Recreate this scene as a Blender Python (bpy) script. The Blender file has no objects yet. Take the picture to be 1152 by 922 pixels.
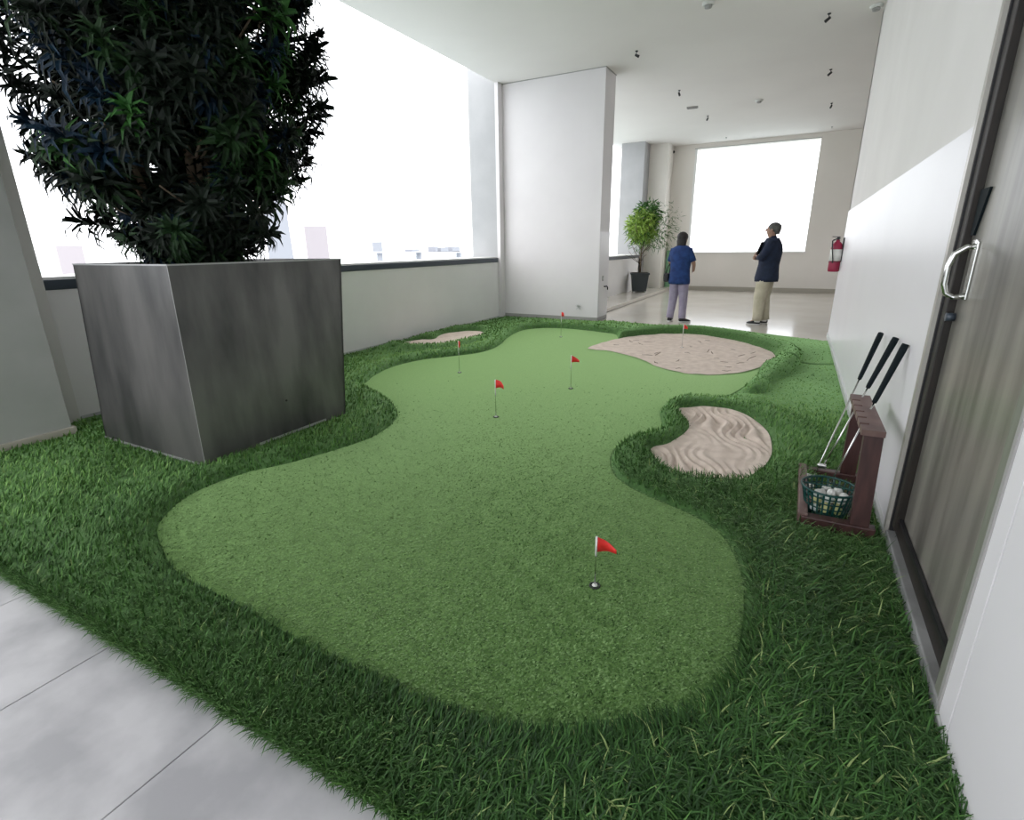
import bpy, bmesh, math, random
import numpy as np
from mathutils import Vector, Matrix
from mathutils.geometry import delaunay_2d_cdt

# ---------------------------------------------------------------- camera, sky, exposure
# Everything is laid out in units of the eye height; S turns them into metres at the very end.
S = 1.3
sc = bpy.context.scene
C = sc.collection
RM = ((0.88359762, 0.46809592, -0.01189389), (0.12999479, -0.26962774, -0.95415001), (-0.44984065, 0.84153853, -0.29909246))
FPX = 585.055
cd = bpy.data.cameras.new('camera'); cam = bpy.data.objects.new('camera', cd); C.objects.link(cam)
cam.matrix_world = Matrix(((RM[0][0], -RM[1][0], -RM[2][0], 0), (RM[0][1], -RM[1][1], -RM[2][1], 0),
                           (RM[0][2], -RM[1][2], -RM[2][2], 1.0), (0, 0, 0, 1)))
cd.sensor_width = 36; cd.lens = FPX/1152*36; cd.clip_start = .02; cd.clip_end = 5000
sc.camera = cam
sc.view_settings.view_transform = 'Standard'; sc.view_settings.look = 'None'
sc.view_settings.gamma = 1; sc.view_settings.exposure = 1.6
world = bpy.data.worlds.new('overcast_sky'); sc.world = world; world.use_nodes = True
wn = world.node_tree; wn.nodes.clear()
wo = wn.nodes.new('ShaderNodeOutputWorld'); wb = wn.nodes.new('ShaderNodeBackground')
wt = wn.nodes.new('ShaderNodeTexCoord'); ws = wn.nodes.new('ShaderNodeSeparateXYZ'); wr = wn.nodes.new('ShaderNodeValToRGB')
wn.links.new(wt.outputs['Generated'], ws.inputs[0]); wn.links.new(ws.outputs['Z'], wr.inputs[0])
wn.links.new(wr.outputs[0], wb.inputs[0]); wn.links.new(wb.outputs[0], wo.inputs[0])
e = wr.color_ramp.elements
e[0].position = 0; e[0].color = (.90, .92, .96, 1)
e[1].position = .62; e[1].color = (.99, 1.0, 1.0, 1)
k_ = e.new(.2); k_.color = (.92, .95, 1.0, 1)
wb.inputs[1].default_value = 1.1

# ---------------------------------------------------------------- helpers
rnd = random.Random(7); rng = np.random.default_rng(7)
def ray(u, v):
    a, b = u-576, v-461
    return Vector([RM[0][i]*a+RM[1][i]*b+RM[2][i]*FPX for i in range(3)])
def at_floor(u, v, h=0.0):
    d = ray(u, v); return Vector((0, 0, 1))+d*((h-1)/d.z)
def at_x(u, v, x):
    d = ray(u, v); return Vector((0, 0, 1))+d*(x/d.x)
def at_y(u, v, y):
    d = ray(u, v); return Vector((0, 0, 1))+d*(y/d.y)

def mat(name, col, rough=.6, metal=0, col2=None, scale=4, bump=0, bscale=None, detail=4, stretch=None, spec=None, contrast=(.35, .65), bdist=.01, coord='Object'):
    m = bpy.data.materials.new(name); m.use_nodes = True; nt = m.node_tree; b = nt.nodes['Principled BSDF']
    b.inputs['Base Color'].default_value = (*col, 1); b.inputs['Roughness'].default_value = rough; b.inputs['Metallic'].default_value = metal
    if spec is not None: b.inputs['Specular IOR Level'].default_value = spec
    if col2 or bump:
        tc = nt.nodes.new('ShaderNodeTexCoord'); mp = nt.nodes.new('ShaderNodeMapping'); nt.links.new(tc.outputs[coord], mp.inputs[0])
        if stretch: mp.inputs['Scale'].default_value = stretch
    if col2:
        n = nt.nodes.new('ShaderNodeTexNoise'); n.inputs['Scale'].default_value = scale; n.inputs['Detail'].default_value = detail
        r = nt.nodes.new('ShaderNodeValToRGB'); r.color_ramp.elements[0].position, r.color_ramp.elements[1].position = contrast
        r.color_ramp.elements[0].color = (*col, 1); r.color_ramp.elements[1].color = (*col2, 1)
        nt.links.new(mp.outputs[0], n.inputs[0]); nt.links.new(n.outputs[0], r.inputs[0]); nt.links.new(r.outputs[0], b.inputs['Base Color'])
    if bump:
        n2 = nt.nodes.new('ShaderNodeTexNoise'); n2.inputs['Scale'].default_value = bscale or scale; n2.inputs['Detail'].default_value = detail
        bp = nt.nodes.new('ShaderNodeBump'); bp.inputs['Strength'].default_value = bump; bp.inputs['Distance'].default_value = bdist
        nt.links.new(mp.outputs[0], n2.inputs[0]); nt.links.new(n2.outputs[0], bp.inputs['Height']); nt.links.new(bp.outputs[0], b.inputs['Normal'])
    return m

class MB:
    def __init__(s): s.bm = bmesh.new(); s.slots = []
    def box(s, x0, x1, y0, y1, z0, z1, bevel=0):
        vs = [s.bm.verts.new((x, y, z)) for x in (x0, x1) for y in (y0, y1) for z in (z0, z1)]
        fs = [s.bm.faces.new([vs[i] for i in f]) for f in ((0, 1, 3, 2), (4, 6, 7, 5), (0, 4, 5, 1), (2, 3, 7, 6), (0, 2, 6, 4), (1, 5, 7, 3))]
        if bevel:
            es = set(e for f in fs for e in f.edges)
            bmesh.ops.bevel(s.bm, geom=list(es), offset=bevel, segments=2, profile=.5, affect='EDGES')
        return s
    def prism(s, pts8):
        vs = [s.bm.verts.new(p) for p in pts8]   # 4 bottom ccw, 4 top ccw
        for f in ((3, 2, 1, 0), (4, 5, 6, 7), (0, 1, 5, 4), (1, 2, 6, 5), (2, 3, 7, 6), (3, 0, 4, 7)): s.bm.faces.new([vs[i] for i in f])
        return s
    def beam(s, a, b, w, d, side=(1, 0, 0), w2=None, d2=None):
        a, b = Vector(a), Vector(b); t = (b-a).normalized(); sd = Vector(side); sd = (sd-t*sd.dot(t)).normalized(); n = t.cross(sd)
        w2 = w if w2 is None else w2; d2 = d if d2 is None else d2
        P = [a+sd*i*w/2+n*j*d/2 for i, j in ((-1, -1), (1, -1), (1, 1), (-1, 1))]+[b+sd*i*w2/2+n*j*d2/2 for i, j in ((-1, -1), (1, -1), (1, 1), (-1, 1))]
        return s.prism(P)
    def sweep(s, pts, rad, n=12, side=None, cap=True, smooth=True):
        pts = [Vector(p) for p in pts]
        rad = [(r, r) if not isinstance(r, (tuple, list)) else r for r in (rad if isinstance(rad, (list,)) else [rad]*len(pts))]
        rings = []; ref = Vector(side) if side is not None else None
        for i, p in enumerate(pts):
            t = (pts[min(i+1, len(pts)-1)]-pts[max(i-1, 0)]).normalized()
            if ref is None:
                ref = Vector((0, 0, 1)) if abs(t.z) < .9 else Vector((1, 0, 0))
            sd = (ref-t*ref.dot(t)).normalized(); nn = t.cross(sd)
            if side is None: ref = sd
            rings.append([s.bm.verts.new(p+sd*math.cos(a)*rad[i][0]+nn*math.sin(a)*rad[i][1]) for a in [2*math.pi*k/n for k in range(n)]])
        for r0, r1 in zip(rings, rings[1:]):
            for k in range(n):
                f = s.bm.faces.new((r0[k], r0[(k+1) % n], r1[(k+1) % n], r1[k])); f.smooth = smooth
        if cap:
            s.bm.faces.new(rings[0][::-1]); s.bm.faces.new(rings[-1])
        return s
    def lathe(s, prof, c=(0, 0, 0), n=24, smooth=True):
        rings = [[s.bm.verts.new((c[0]+r*math.cos(2*math.pi*k/n), c[1]+r*math.sin(2*math.pi*k/n), c[2]+z)) for k in range(n)] for r, z in prof]
        for r0, r1 in zip(rings, rings[1:]):
            for k in range(n):
                f = s.bm.faces.new((r0[k], r0[(k+1) % n], r1[(k+1) % n], r1[k])); f.smooth = smooth
        s.bm.faces.new(rings[0][::-1]); s.bm.faces.new(rings[-1])
        return s
    def ball(s, c, r, sx=1, sy=1, sz=1, seg=16):
        m = Matrix.Translation(c) @ Matrix.Diagonal((r*sx, r*sy, r*sz, 1))
        g = bmesh.ops.create_uvsphere(s.bm, u_segments=seg, v_segments=seg//2, radius=1, matrix=m)
        for v in g['verts']:
            for f in v.link_faces: f.smooth = True
        return s
    def build(s, name, m, parent=None, loc=None):
        me = bpy.data.meshes.new(name); bmesh.ops.recalc_face_normals(s.bm, faces=s.bm.faces[:]); s.bm.to_mesh(me); s.bm.free()
        if m: me.materials.append(m)
        o = bpy.data.objects.new(name, me); C.objects.link(o)
        if parent: o.parent = parent
        if loc is not None: o.location = loc
        return o
def tag(o, label=None, cat=None, group=None, kind=None):
    if label: o['label'] = label
    if cat: o['category'] = cat
    if group: o['group'] = group
    if kind: o['kind'] = kind
    return o
def empty(name, loc=(0, 0, 0), rz=0, label=None, cat=None, group=None, kind=None):
    o = bpy.data.objects.new(name, None); C.objects.link(o); o.location = loc; o.rotation_euler.z = rz; o.empty_display_size = .05
    return tag(o, label, cat, group, kind)
def copy_tree(o, parent=None):
    c = o.copy(); C.objects.link(c); c.parent = parent
    for ch in [x for x in KIDS(o)]: copy_tree(ch, c)
    return c
def KIDS(o): return [x for x in bpy.data.objects if x.parent == o]
def np_mesh(name, V, F, m, parent=None, attr=None, smooth=False):
    me = bpy.data.meshes.new(name); V = np.asarray(V, np.float32); F = np.asarray(F, np.int32); k = F.shape[1]
    me.vertices.add(len(V)); me.vertices.foreach_set('co', V.ravel())
    me.loops.add(F.size); me.loops.foreach_set('vertex_index', F.ravel())
    me.polygons.add(len(F)); me.polygons.foreach_set('loop_start', np.arange(0, F.size, k, dtype=np.int32))
    me.update(calc_edges=True)
    if smooth: me.polygons.foreach_set('use_smooth', np.ones(len(F), bool))
    if attr is not None:
        a = me.attributes.new('tone', 'FLOAT', 'POINT'); a.data.foreach_set('value', np.asarray(attr, np.float32))
    me.materials.append(m); me.validate()
    o = bpy.data.objects.new(name, me); C.objects.link(o)
    if parent: o.parent = parent
    return o
def tone_mat(name, stops, rough=.55, spec=.3, trans=0):
    m = bpy.data.materials.new(name); m.use_nodes = True; nt = m.node_tree; b = nt.nodes['Principled BSDF']
    a = nt.nodes.new('ShaderNodeAttribute'); a.attribute_name = 'tone'; r = nt.nodes.new('ShaderNodeValToRGB')
    nt.links.new(a.outputs['Fac'], r.inputs[0]); nt.links.new(r.outputs[0], b.inputs['Base Color'])
    el = r.color_ramp.elements
    while len(el) < len(stops): el.new(.5)
    for x, (p, c) in zip(el, stops): x.position = p; x.color = (*c, 1)
    b.inputs['Roughness'].default_value = rough; b.inputs['Specular IOR Level'].default_value = spec
    return m

# ---------------------------------------------------------------- materials
M = {}
M['wall'] = mat('matte_wall_paint', (.78, .75, .73), .8, col2=(.82, .79, .77), scale=1.5)
M['gloss'] = mat('gloss_wall_paint', (.80, .775, .80), .34, col2=(.83, .805, .83), scale=1.2, bump=.02, bscale=3, spec=.22)
M['wall_shaded'] = mat('shade_darkened_column_paint', (.36, .375, .34), .75, col2=(.43, .44, .41), scale=2)  # wall paint darkened so the near column carries its shade in the colour
M['parapet'] = mat('parapet_paint', (.86, .84, .84), .7, col2=(.90, .88, .88), scale=1.5)
M['wall_warm'] = mat('warm_wall_paint', (.80, .765, .71), .7, col2=(.84, .80, .75), scale=1)
M['pier'] = mat('outer_pier_render', (.40, .40, .41), .8, col2=(.44, .44, .45), scale=2)
M['column'] = mat('column_paint', (.76, .725, .74), .6, col2=(.80, .765, .78), scale=1.3)
M['ceiling'] = mat('ceiling_paint', (.79, .76, .735), .85, col2=(.82, .79, .765), scale=.8)
M['skirt'] = mat('taupe_skirting', (.42, .39, .33), .5)
M['skirt_light'] = mat('pale_skirting', (.55, .56, .55), .45)
M['plinth'] = mat('grey_plinth', (.36, .35, .34), .6)
M['cap'] = mat('slate_blue_cap', (.045, .06, .08), .35)
M['ledge'] = mat('white_outer_ledge', (.85, .85, .83), .5)
M['tile'] = mat('grey_cement_tile', (.37, .365, .385), .42, col2=(.54, .53, .55), scale=3.4, detail=10, contrast=(.40, .62), bump=.03, bscale=30)
M['grout'] = mat('dark_grout', (.12, .12, .12), .9)
M['polished'] = mat('polished_beige_floor', (.66, .62, .56), .15, col2=(.72, .68, .62), scale=1.2, detail=5)
M['sand'] = mat('bunker_sand', (.60, .495, .425), .95, col2=(.72, .61, .53), scale=14, detail=6, bump=.5, bscale=220, bdist=.003)
M['sand_dark'] = mat('dark_sand', (.27, .205, .16), .95)  # darker sand tone for the rake marks
M['turf_base'] = mat('turf_backing', (.026, .072, .016), .95, col2=(.055, .135, .031), scale=40)
M['putt'] = mat('putting_turf', (.080, .165, .040), .95, col2=(.14, .255, .074), scale=95, detail=3, bump=.25, bscale=120, bdist=.006, spec=.1, contrast=(.4, .6))
M['planter'] = mat('brushed_planter_steel', (.060, .060, .060), .38, .5, col2=(.165, .16, .155), scale=2.4, detail=7, stretch=(1.6, 1.6, .45), bump=.08, bscale=6)
M['planter_edge'] = mat('worn_planter_edge', (.42, .42, .42), .5, .4)
M['soil'] = mat('dark_soil', (.03, .022, .015), .95)
M['bark'] = mat('bark', (.10, .07, .045), .9, col2=(.17, .13, .09), scale=20, bump=.5)
M['wood'] = mat('reddish_brown_wood', (.042, .017, .016), .42, col2=(.075, .032, .029), scale=6, stretch=(6, 6, 1), detail=6)
M['wood_light'] = mat('worn_rack_top_wood', (.13, .075, .068), .5, col2=(.19, .12, .105), scale=9)
M['steel'] = mat('polished_steel', (.62, .62, .60), .18, 1)
M['grip'] = mat('black_rubber_grip', (.003, .008, .011), .7, spec=.2)
M['black'] = mat('black_plastic', (.01, .01, .012), .45)
M['white'] = mat('white_plastic', (.75, .75, .72), .45)
M['red'] = mat('red_flag_cloth', (.75, .03, .025), .6)
M['frame'] = mat('grey_metal_door_frame', (.46, .44, .40), .35, .3)
M['dark_wood'] = mat('dark_brown_jamb', (.009, .007, .005), .5, col2=(.022, .016, .012), scale=9, stretch=(8, 8, 1))
M['leaf_door'] = mat('grey_wood_door', (.10, .093, .082), .28, col2=(.25, .235, .205), scale=1.7, stretch=(5, 5, .5), detail=7, bump=.08, bscale=3)
M['stone'] = mat('grey_stone_sill', (.20, .20, .20), .45, col2=(.30, .30, .30), scale=7)
M['olive'] = mat('olive_jamb', (.20, .21, .17), .5)
M['ext'] = mat('extinguisher_red', (.30, .01, .05), .35)
M['basket'] = mat('green_plastic_basket', (.003, .050, .043), .4)
M['skin'] = mat('skin', (.36, .21, .15), .6)
M['hair'] = mat('black_hair', (.012, .010, .010), .6, col2=(.025, .02, .02), scale=60, stretch=(1, 1, .1))
M['hair_grey'] = mat('greying_hair', (.05, .05, .045), .7, col2=(.12, .115, .11), scale=90)
M['navy'] = mat('navy_shirt_cloth', (.006, .012, .032), .85, col2=(.012, .022, .055), scale=14)
M['blue'] = mat('blue_shirt_cloth', (.008, .030, .12), .85, col2=(.014, .050, .19), scale=14)
M['lilac'] = mat('lilac_grey_trousers', (.30, .26, .36), .85, col2=(.36, .32, .42), scale=12)
M['khaki'] = mat('beige_trousers', (.46, .42, .31), .85, col2=(.54, .50, .39), scale=12)
M['haze'] = mat('haze_tinted_grey', (.30, .305, .34), .9)  # distance haze put into the tower and jetty colour
M['haze_pink'] = mat('haze_tinted_pink', (.385, .345, .365), .9)  # building colour paled to hold the haze
M['sea'] = mat('haze_tinted_sea', (.42, .48, .49), .7, col2=(.46, .52, .53), scale=.01)  # haze over the water put into its pale colour
M['pot'] = mat('charcoal_pot', (.035, .045, .05), .55)
M['panel_green'] = mat('pale_green_board', (.22, .42, .25), .7)
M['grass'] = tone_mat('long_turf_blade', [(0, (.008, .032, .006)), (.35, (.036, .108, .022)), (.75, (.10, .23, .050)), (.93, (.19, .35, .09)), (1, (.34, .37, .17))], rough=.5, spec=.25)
M['pile'] = tone_mat('short_turf_pile', [(0, (.020, .055, .010)), (.5, (.080, .165, .042)), (1, (.20, .33, .125))], rough=.75, spec=.12)
for k_m, wgt, tint in (('putt', 1.0, (.55, .80, .38, 1)), ('pile', 1.0, (.55, .80, .38, 1)), ('grass', .55, (.45, .75, .30, 1)), ('turf_base', .9, (.40, .70, .28, 1))):
    b_ = M[k_m].node_tree.nodes['Principled BSDF']; b_.inputs['Sheen Weight'].default_value = wgt; b_.inputs['Sheen Roughness'].default_value = .45; b_.inputs['Sheen Tint'].default_value = tint
def leaf_mat(n, a, b):
    return mat(n, a, .6, col2=b, scale=9, spec=.22)
M['leafs'] = [leaf_mat('dark_green_leaf', (.0025, .006, .003), (.006, .013, .006)), leaf_mat('green_leaf', (.006, .020, .006), (.014, .042, .010)),
              leaf_mat('sky_tinted_leaf', (.002, .008, .020), (.004, .022, .040)), leaf_mat('bright_green_leaf', (.016, .07, .014), (.035, .12, .02))]  # blue-green leaf tint puts reflected sky into the colour
M['leaf_mid'] = leaf_mat('mid_green_leaf', (.03, .10, .02), (.07, .18, .03))
M['yellow_leaf'] = mat('yellow_green_leaf', (.16, .28, .03), .5, col2=(.28, .42, .06), scale=12)

# ---------------------------------------------------------------- the setting
CH = 3.07          # ceiling height
XL = -3.85; XR = .40; YB = 12.9
def structure(name, mb, m, parent=None):
    o = mb.build(name, m, parent)
    if parent is None: o['kind'] = 'structure'
    return o
floor = structure('floor', MB().box(-4.3, 4.2, -3.2, 13.2, -.12, -.012), M['grout'])
# cement tiles in front of the turf
tx = [-1.49+.4825*k for k in range(-5, 5)]
tme = {}
for i in range(-5, 4):
    x0 = -1.49+.4825*i
    for y0, y1 in ((-2.80, -1.84), (-1.84, -.88), (-.88, .08), (.08, 1.04)):
        x1 = min(x0+.4825, XR)
        a, b_ = max(x0, XL)+.0014, x1-.0014
        if b_-a < .05: continue
        MB().box(a, b_, y0+.0014, y1-.0014, -.0115, -.004, bevel=.0012).build('tile', M['tile'], floor)
o = MB().box(-4.2, 4.2, 1.04, 13.1, -.0115, -.004).build('polished_floor', M['polished'], floor)
o['label'] = 'polished beige stone floor that mirrors the window'
structure('ceiling', MB().box(XL, 4.2, -3.2, 13.2, CH, CH+.25), M['ceiling'])
# parapets on the open side
def parapet(name, x, y0, y1, top, win):
    w = structure(name, MB().box(x-.40, x, y0, y1, -.1, top-.062), M['parapet'])
    MB().box(x-.395, x+.010, y0, y1, top-.062, top-.004, bevel=.003).build('parapet_cap', M['cap'], w)
    MB().box(x-.44, x-.012, y0, y1, top-.0038, top+.010).build('outer_ledge', M['ledge'], w)
    MB().box(x, x+.008, y0, y1, 0, .022).build('skirting', M['skirt_light'], w)
    return w
parapet('wall_left', XL, 1.445, 6.83, .853, 1)
parapet('wall_left_behind', XL, -3.2, .82, .853, 1)
parapet('wall_alcove', -3.15, 7.30, 12.1, .80, 2)
# columns
def column(name, x0, x1, y0, y1, out0, out1, m):
    c = structure(name, MB().box(x0, x1, y0, y1, -.1, CH), m)
    MB().box(XL-.42, XL, out0, out1, -.1, CH+.5).build('outer_pier', M['pier'], c)
    MB().box(XL, XL+.05, out0, out1, -.1, CH).build('inner_pier', M['column'], c)
    return c
c1 = column('wall_near_column', XL, -3.57, .87, 1.305, .80, 1.38, M['wall_shaded'])
MB().box(XL-.42, XL+.05, 1.38, 1.445, -.1, CH).build('inner_pier', M['wall'], c1)
MB().box(XL, -3.552, .85, 1.323, 0, .045, bevel=.004).build('skirting', M['skirt'], c1)
c2 = column('wall_far_column', XL, -2.36, 6.94, 7.34, 6.82, 7.40, M['column'])
MB().box(XL+.05, -2.355, 6.932, 7.345, 0, .055, bevel=.002).build('plinth', M['plinth'], c2)
MB().box(-2.36, -2.354, 6.945, 7.34, .055, 1.18).build('gloss_dado', M['gloss'], c2)
MB().box(XL+.05, -2.352, 6.934, 7.346, CH-.008, CH).build('head_strip', M['plinth'], c2)  # thin grey strip round the column head
# back wall with its opening
wb_ = MB(); x0, x1, z0, z1 = -2.29, .085, .835, 2.985
wb_.box(-3.6, 4.2, YB, YB+.3, -.1, z0); wb_.box(-3.6, x0, YB, YB+.3, z0, CH); wb_.box(x1, 4.2, YB, YB+.3, z0, CH); wb_.box(x0, x1, YB, YB+.3, z1, CH)
back = structure('wall_back', wb_, M['wall_warm'])
structure('baseboard_back', MB().box(-2.74, 4.2, YB-.02, YB, 0, .085), M['skirt'])
w1 = structure('window_1', MB().box(x0, x0+.045, YB-.012, YB+.02, z0, z1).box(x0-.02, x1+.02, YB-.03, YB+.31, z0-.025, z0+.002), M['ledge'])
MB().box(x0-.01, x1+.01, YB-.015, YB, z1-.012, z1).build('lintel_bead', M['plinth'], w1)
c3 = structure('wall_corner_column', MB().box(-3.32, -2.75, 12.38, YB, 0, CH), M['wall_warm'])
MB().box(-3.65, -3.15, 11.95, 12.5, 0, CH+.4).build('outer_pier', M['pier'], c3)
p = MB(); p.sweep([(-3.20, 12.30, .06), (-3.20, 12.30, CH)], .035); p.build('drain_pipe', M['plinth'], c3)
structure('trim_1', MB().box(-3.16, -2.575, 7.34, YB, 0, .06, bevel=.006), M['polished'])
structure('wall_side_room', MB().box(4.0, 4.2, 6.7, 13.1, -.1, CH), M['wall'])
# right wall with the door opening
DY0, DY1, DT = 1.205, 2.035, 2.35
wr_ = MB(); wr_.box(XR, XR+.2, DY1, 6.78, -.1, CH); wr_.box(XR, XR+.2, -3.2, DY0, -.1, CH); wr_.box(XR, XR+.2, DY0, DY1, DT, CH)
wrt = structure('wall_right', wr_, M['wall'])
MB().box(XR-.006, XR+.0, DY1+.002, 6.786, .045, 1.315, bevel=.001).build('gloss_dado', M['gloss'], wrt)
MB().box(XR-.006, XR+.0, 1.140, DY0, .03, 2.6, bevel=.001).build('gloss_panel', M['gloss'], wrt)
MB().box(XR-.006, XR+.0, -3.2, 1.134, .03, 2.6, bevel=.001).build('gloss_panel', M['gloss'], wrt)
MB().box(XR-.003, XR, 1.134, 1.140, .03, 2.6).build('panel_joint', M['plinth'], wrt)
MB().box(XR, 4.2, 6.70, 6.78, -.1, CH).build('return_wall', M['wall'], wrt)
structure('baseboard_right', MB().box(XR-.016, XR, DY1, 6.79, -.005, .045, bevel=.003).box(XR-.012, XR, -3.2, DY0, -.005, .03, bevel=.003), M['skirt_light'])
# door
door = structure('door_1', MB().box(XR-.014, XR+.0, DY1-.012, DY1+.016, 0, DT).box(XR+.0, XR+.03, DY1-.012, DY1, 0, DT)
                 .box(XR-.006, XR+.19, DY0, DY1, DT-.03, DT), M['frame'])
MB().box(XR-.003, XR+.012, DY1-.022, DY1-.012, .03, DT-.03).build('rubber_seal', M['black'], door)
MB().box(XR+.002, XR+.075, DY1-.065, DY1-.022, .07, DT-.03, bevel=.003).build('jamb', M['dark_wood'], door)
MB().box(XR-.012, XR+.03, DY0, DY1-.022, -.01, .052, bevel=.004).build('sill', M['stone'], door)
MB().box(XR+.012, XR+.06, DY0+.03, DY1-.022, .052, .105, bevel=.003).build('bottom_rail', M['dark_wood'], door)
MB().box(XR+.010, XR+.02, DY0+.05, DY1-.03, .105, .118).build('brush_seal', M['black'], door)
MB().box(XR-.008, XR+.08, DY0+.010, DY0+.05, 0, DT-.03, bevel=.002).build('jamb', M['olive'], door)
MB().box(XR-.010, XR+.02, DY0-.004, DY0+.010, 0, DT-.03).build('jamb_stop', M['plinth'], door)
MB().box(XR+.022, XR+.062, DY0+.05, DY1-.07, .112, DT-.03, bevel=.002).build('door_leaf', M['leaf_door'], door)
# bow handle on its steel plate
hx = XR+.022
hp = MB().box(hx-.006, hx, 1.868, 1.905, .845, 1.0, bevel=.002).build('handle_plate', M['steel'], door)
hm = MB(); hm.sweep([(hx-.002, 1.885, .988), (hx-.022, 1.888, .985), (hx-.044, 1.892, .967), (hx-.052, 1.895, .935), (hx-.052, 1.895, .885), (hx-.044, 1.895, .860), (hx-.026, 1.892, .850), (hx-.002, 1.888, .856)], .0078, n=12)
hm.build('handle_bow', M['steel'], hp)
MB().box(hx-.008, hx, 1.88, 1.915, .978, 1.005, bevel=.002).build('handle_rose', M['steel'], hp)
MB().prism([(hx-.006, 1.935, 1.015), (hx, 1.935, 1.015), (hx, 1.962, 1.015), (hx-.006, 1.962, 1.015), (hx-.006, 1.880, 1.135), (hx, 1.880, 1.135), (hx, 1.962, 1.135), (hx-.006, 1.962, 1.135)]).build('closer_plate', M['grip'], door)
lk = MB(); lk.sweep([(hx-.022, 1.945, .79), (hx, 1.945, .79)], .012, n=14); lk.build('lock_cylinder', M['cap'], door)

# ---------------------------------------------------------------- outside, seen through the openings
tag(structure('sea', MB().box(-1500, 400, -800, 1500, -26, -25.9), M['sea']), 'pale haze-tinted sea far below the parapet')
def outside(u0, u1, v0, v1, dist, name, m, label, cat, taper=0, extra=None):
    a, b = ray(u0, v1), ray(u1, v1); k = dist/Vector((a.x, a.y)).length; k2 = dist/Vector((b.x, b.y)).length
    A = Vector((a.x*k, a.y*k, 0)); B = Vector((b.x*k2, b.y*k2, 0)); t = ray((u0+u1)/2, v0); kt = dist/Vector((t.x, t.y)).length
    z1 = 1+t.z*kt; z0 = -25.9; n = Vector((A.x+B.x, A.y+B.y, 0)).normalized()*(B-A).length
    mb = MB(); c = (A+B)/2+n/2
    def sh(p, f, z): q = c+(p-c)*f; return (q.x, q.y, z)
    mb.prism([sh(A, 1, z0), sh(B, 1, z0), sh(B+n, 1, z0), sh(A+n, 1, z0), sh(A, 1-taper, z1), sh(B, 1-taper, z1), sh(B+n, 1-taper, z1), sh(A+n, 1-taper, z1)])
    o = mb.build(name, m); tag(o, label, cat); return o
outside(296, 337, 150, 290, 60, 'tower', M['haze'], 'tall pale grey tower tinted for haze behind the big tree', 'tower', taper=.45)
outside(346, 371, 254, 290, 70, 'building', M['haze_pink'], 'low pale pink building block tinted for haze beside the tower', 'building')
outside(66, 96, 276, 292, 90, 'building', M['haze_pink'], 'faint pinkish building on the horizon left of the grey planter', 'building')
jt = empty('jetty', at_x(470, 284, -70), 0, 'faint pale jetty with gantries on the horizon beyond the parapet', 'jetty')
jb = jt.location.copy()
def jbox(u0, u1, v0, v1, nm):
    a, b = at_x(u0, v1, -70), at_x(u1, v0, -70)
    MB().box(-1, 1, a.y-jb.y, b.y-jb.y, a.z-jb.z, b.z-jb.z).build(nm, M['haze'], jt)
jbox(424, 520, 283, 284.5, 'deck')
for u0, u1 in ((426, 428), (470, 472), (515, 517)):
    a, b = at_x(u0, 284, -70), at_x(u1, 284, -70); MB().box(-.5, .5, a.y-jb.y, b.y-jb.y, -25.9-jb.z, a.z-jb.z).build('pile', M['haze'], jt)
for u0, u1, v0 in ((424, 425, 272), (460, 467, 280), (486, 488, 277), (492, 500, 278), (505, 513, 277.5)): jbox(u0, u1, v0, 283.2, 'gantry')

# ---------------------------------------------------------------- outlines of turf, green and bunkers
def W(px): return np.array([tuple(at_floor(u, v))[:2] for u, v in px])
def smooth(P, n=6):
    P = np.asarray(P); N = len(P); out = []
    for i in range(N):
        p0, p1, p2, p3 = P[i-1], P[i], P[(i+1) % N], P[(i+2) % N]
        for k in range(n):
            t = k/n; out.append(.5*((2*p1)+(-p0+p2)*t+(2*p0-5*p1+4*p2-p3)*t*t+(-p0+3*p1-3*p2+p3)*t**3))
    return np.array(out)
GREEN = smooth(W([(178, 604), (182, 587), (204, 565), (233, 549), (281, 532), (330, 521), (403, 499), (432, 485), (446, 471), (445, 460), (434, 448), (411, 435), (413, 430), (425, 421), (446, 412), (477, 405),
    (512, 401), (541, 397), (560, 390), (569, 382), (580, 375), (593, 371), (618, 369.4), (649, 371), (677, 374.3), (693, 377), (700, 385), (740, 395), (800, 405), (850, 410), (850, 424), (836, 436), (820, 445), (801, 449), (777, 448), (763, 449),
    (749, 455), (742, 464), (744, 476), (743, 485), (725, 491), (706, 496), (692, 505), (686, 518), (690, 534), (703, 546), (729, 560), (758, 572), (784, 584), (803, 597), (817, 611), (831, 640), (836, 668), (835, 703), (825, 745),
    (804, 780), (769, 808), (704, 827), (643, 834), (595, 831), (530, 816), (487, 799), (443, 775), (401, 755), (344, 727), (287, 692), (233, 664), (209, 651), (192, 636)]), 4)
B1 = smooth(W([(453, 387), (467, 383.8), (488, 382.3), (498, 377), (519, 374), (536, 373), (544, 376), (536, 381.7), (515, 387), (491, 391), (470, 391.5), (458, 390)]), 5)
B2 = smooth(W([(661, 393), (682, 385.4), (707, 380), (744, 376.5), (779, 377), (796, 379), (827, 384), (850, 390.5), (867, 396.7), (872, 404.5), (858, 413), (835, 420), (803, 422.8), (780, 422), (765, 420), (743, 415), (727, 408), (707, 401), (682, 395.3)]), 5)
B3 = smooth(W([(765, 461), (788, 458.8), (815, 461.7), (836, 467.8), (854, 478), (864, 490), (868, 504), (866.6, 516), (857, 528.5), (841, 539), (822, 544), (801, 543), (777, 540), (756, 534.6), (744, 525), (734, 513), (733, 506), (749, 501), (763, 494), (774, 485), (774, 476.5), (767, 468)]), 5)
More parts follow.
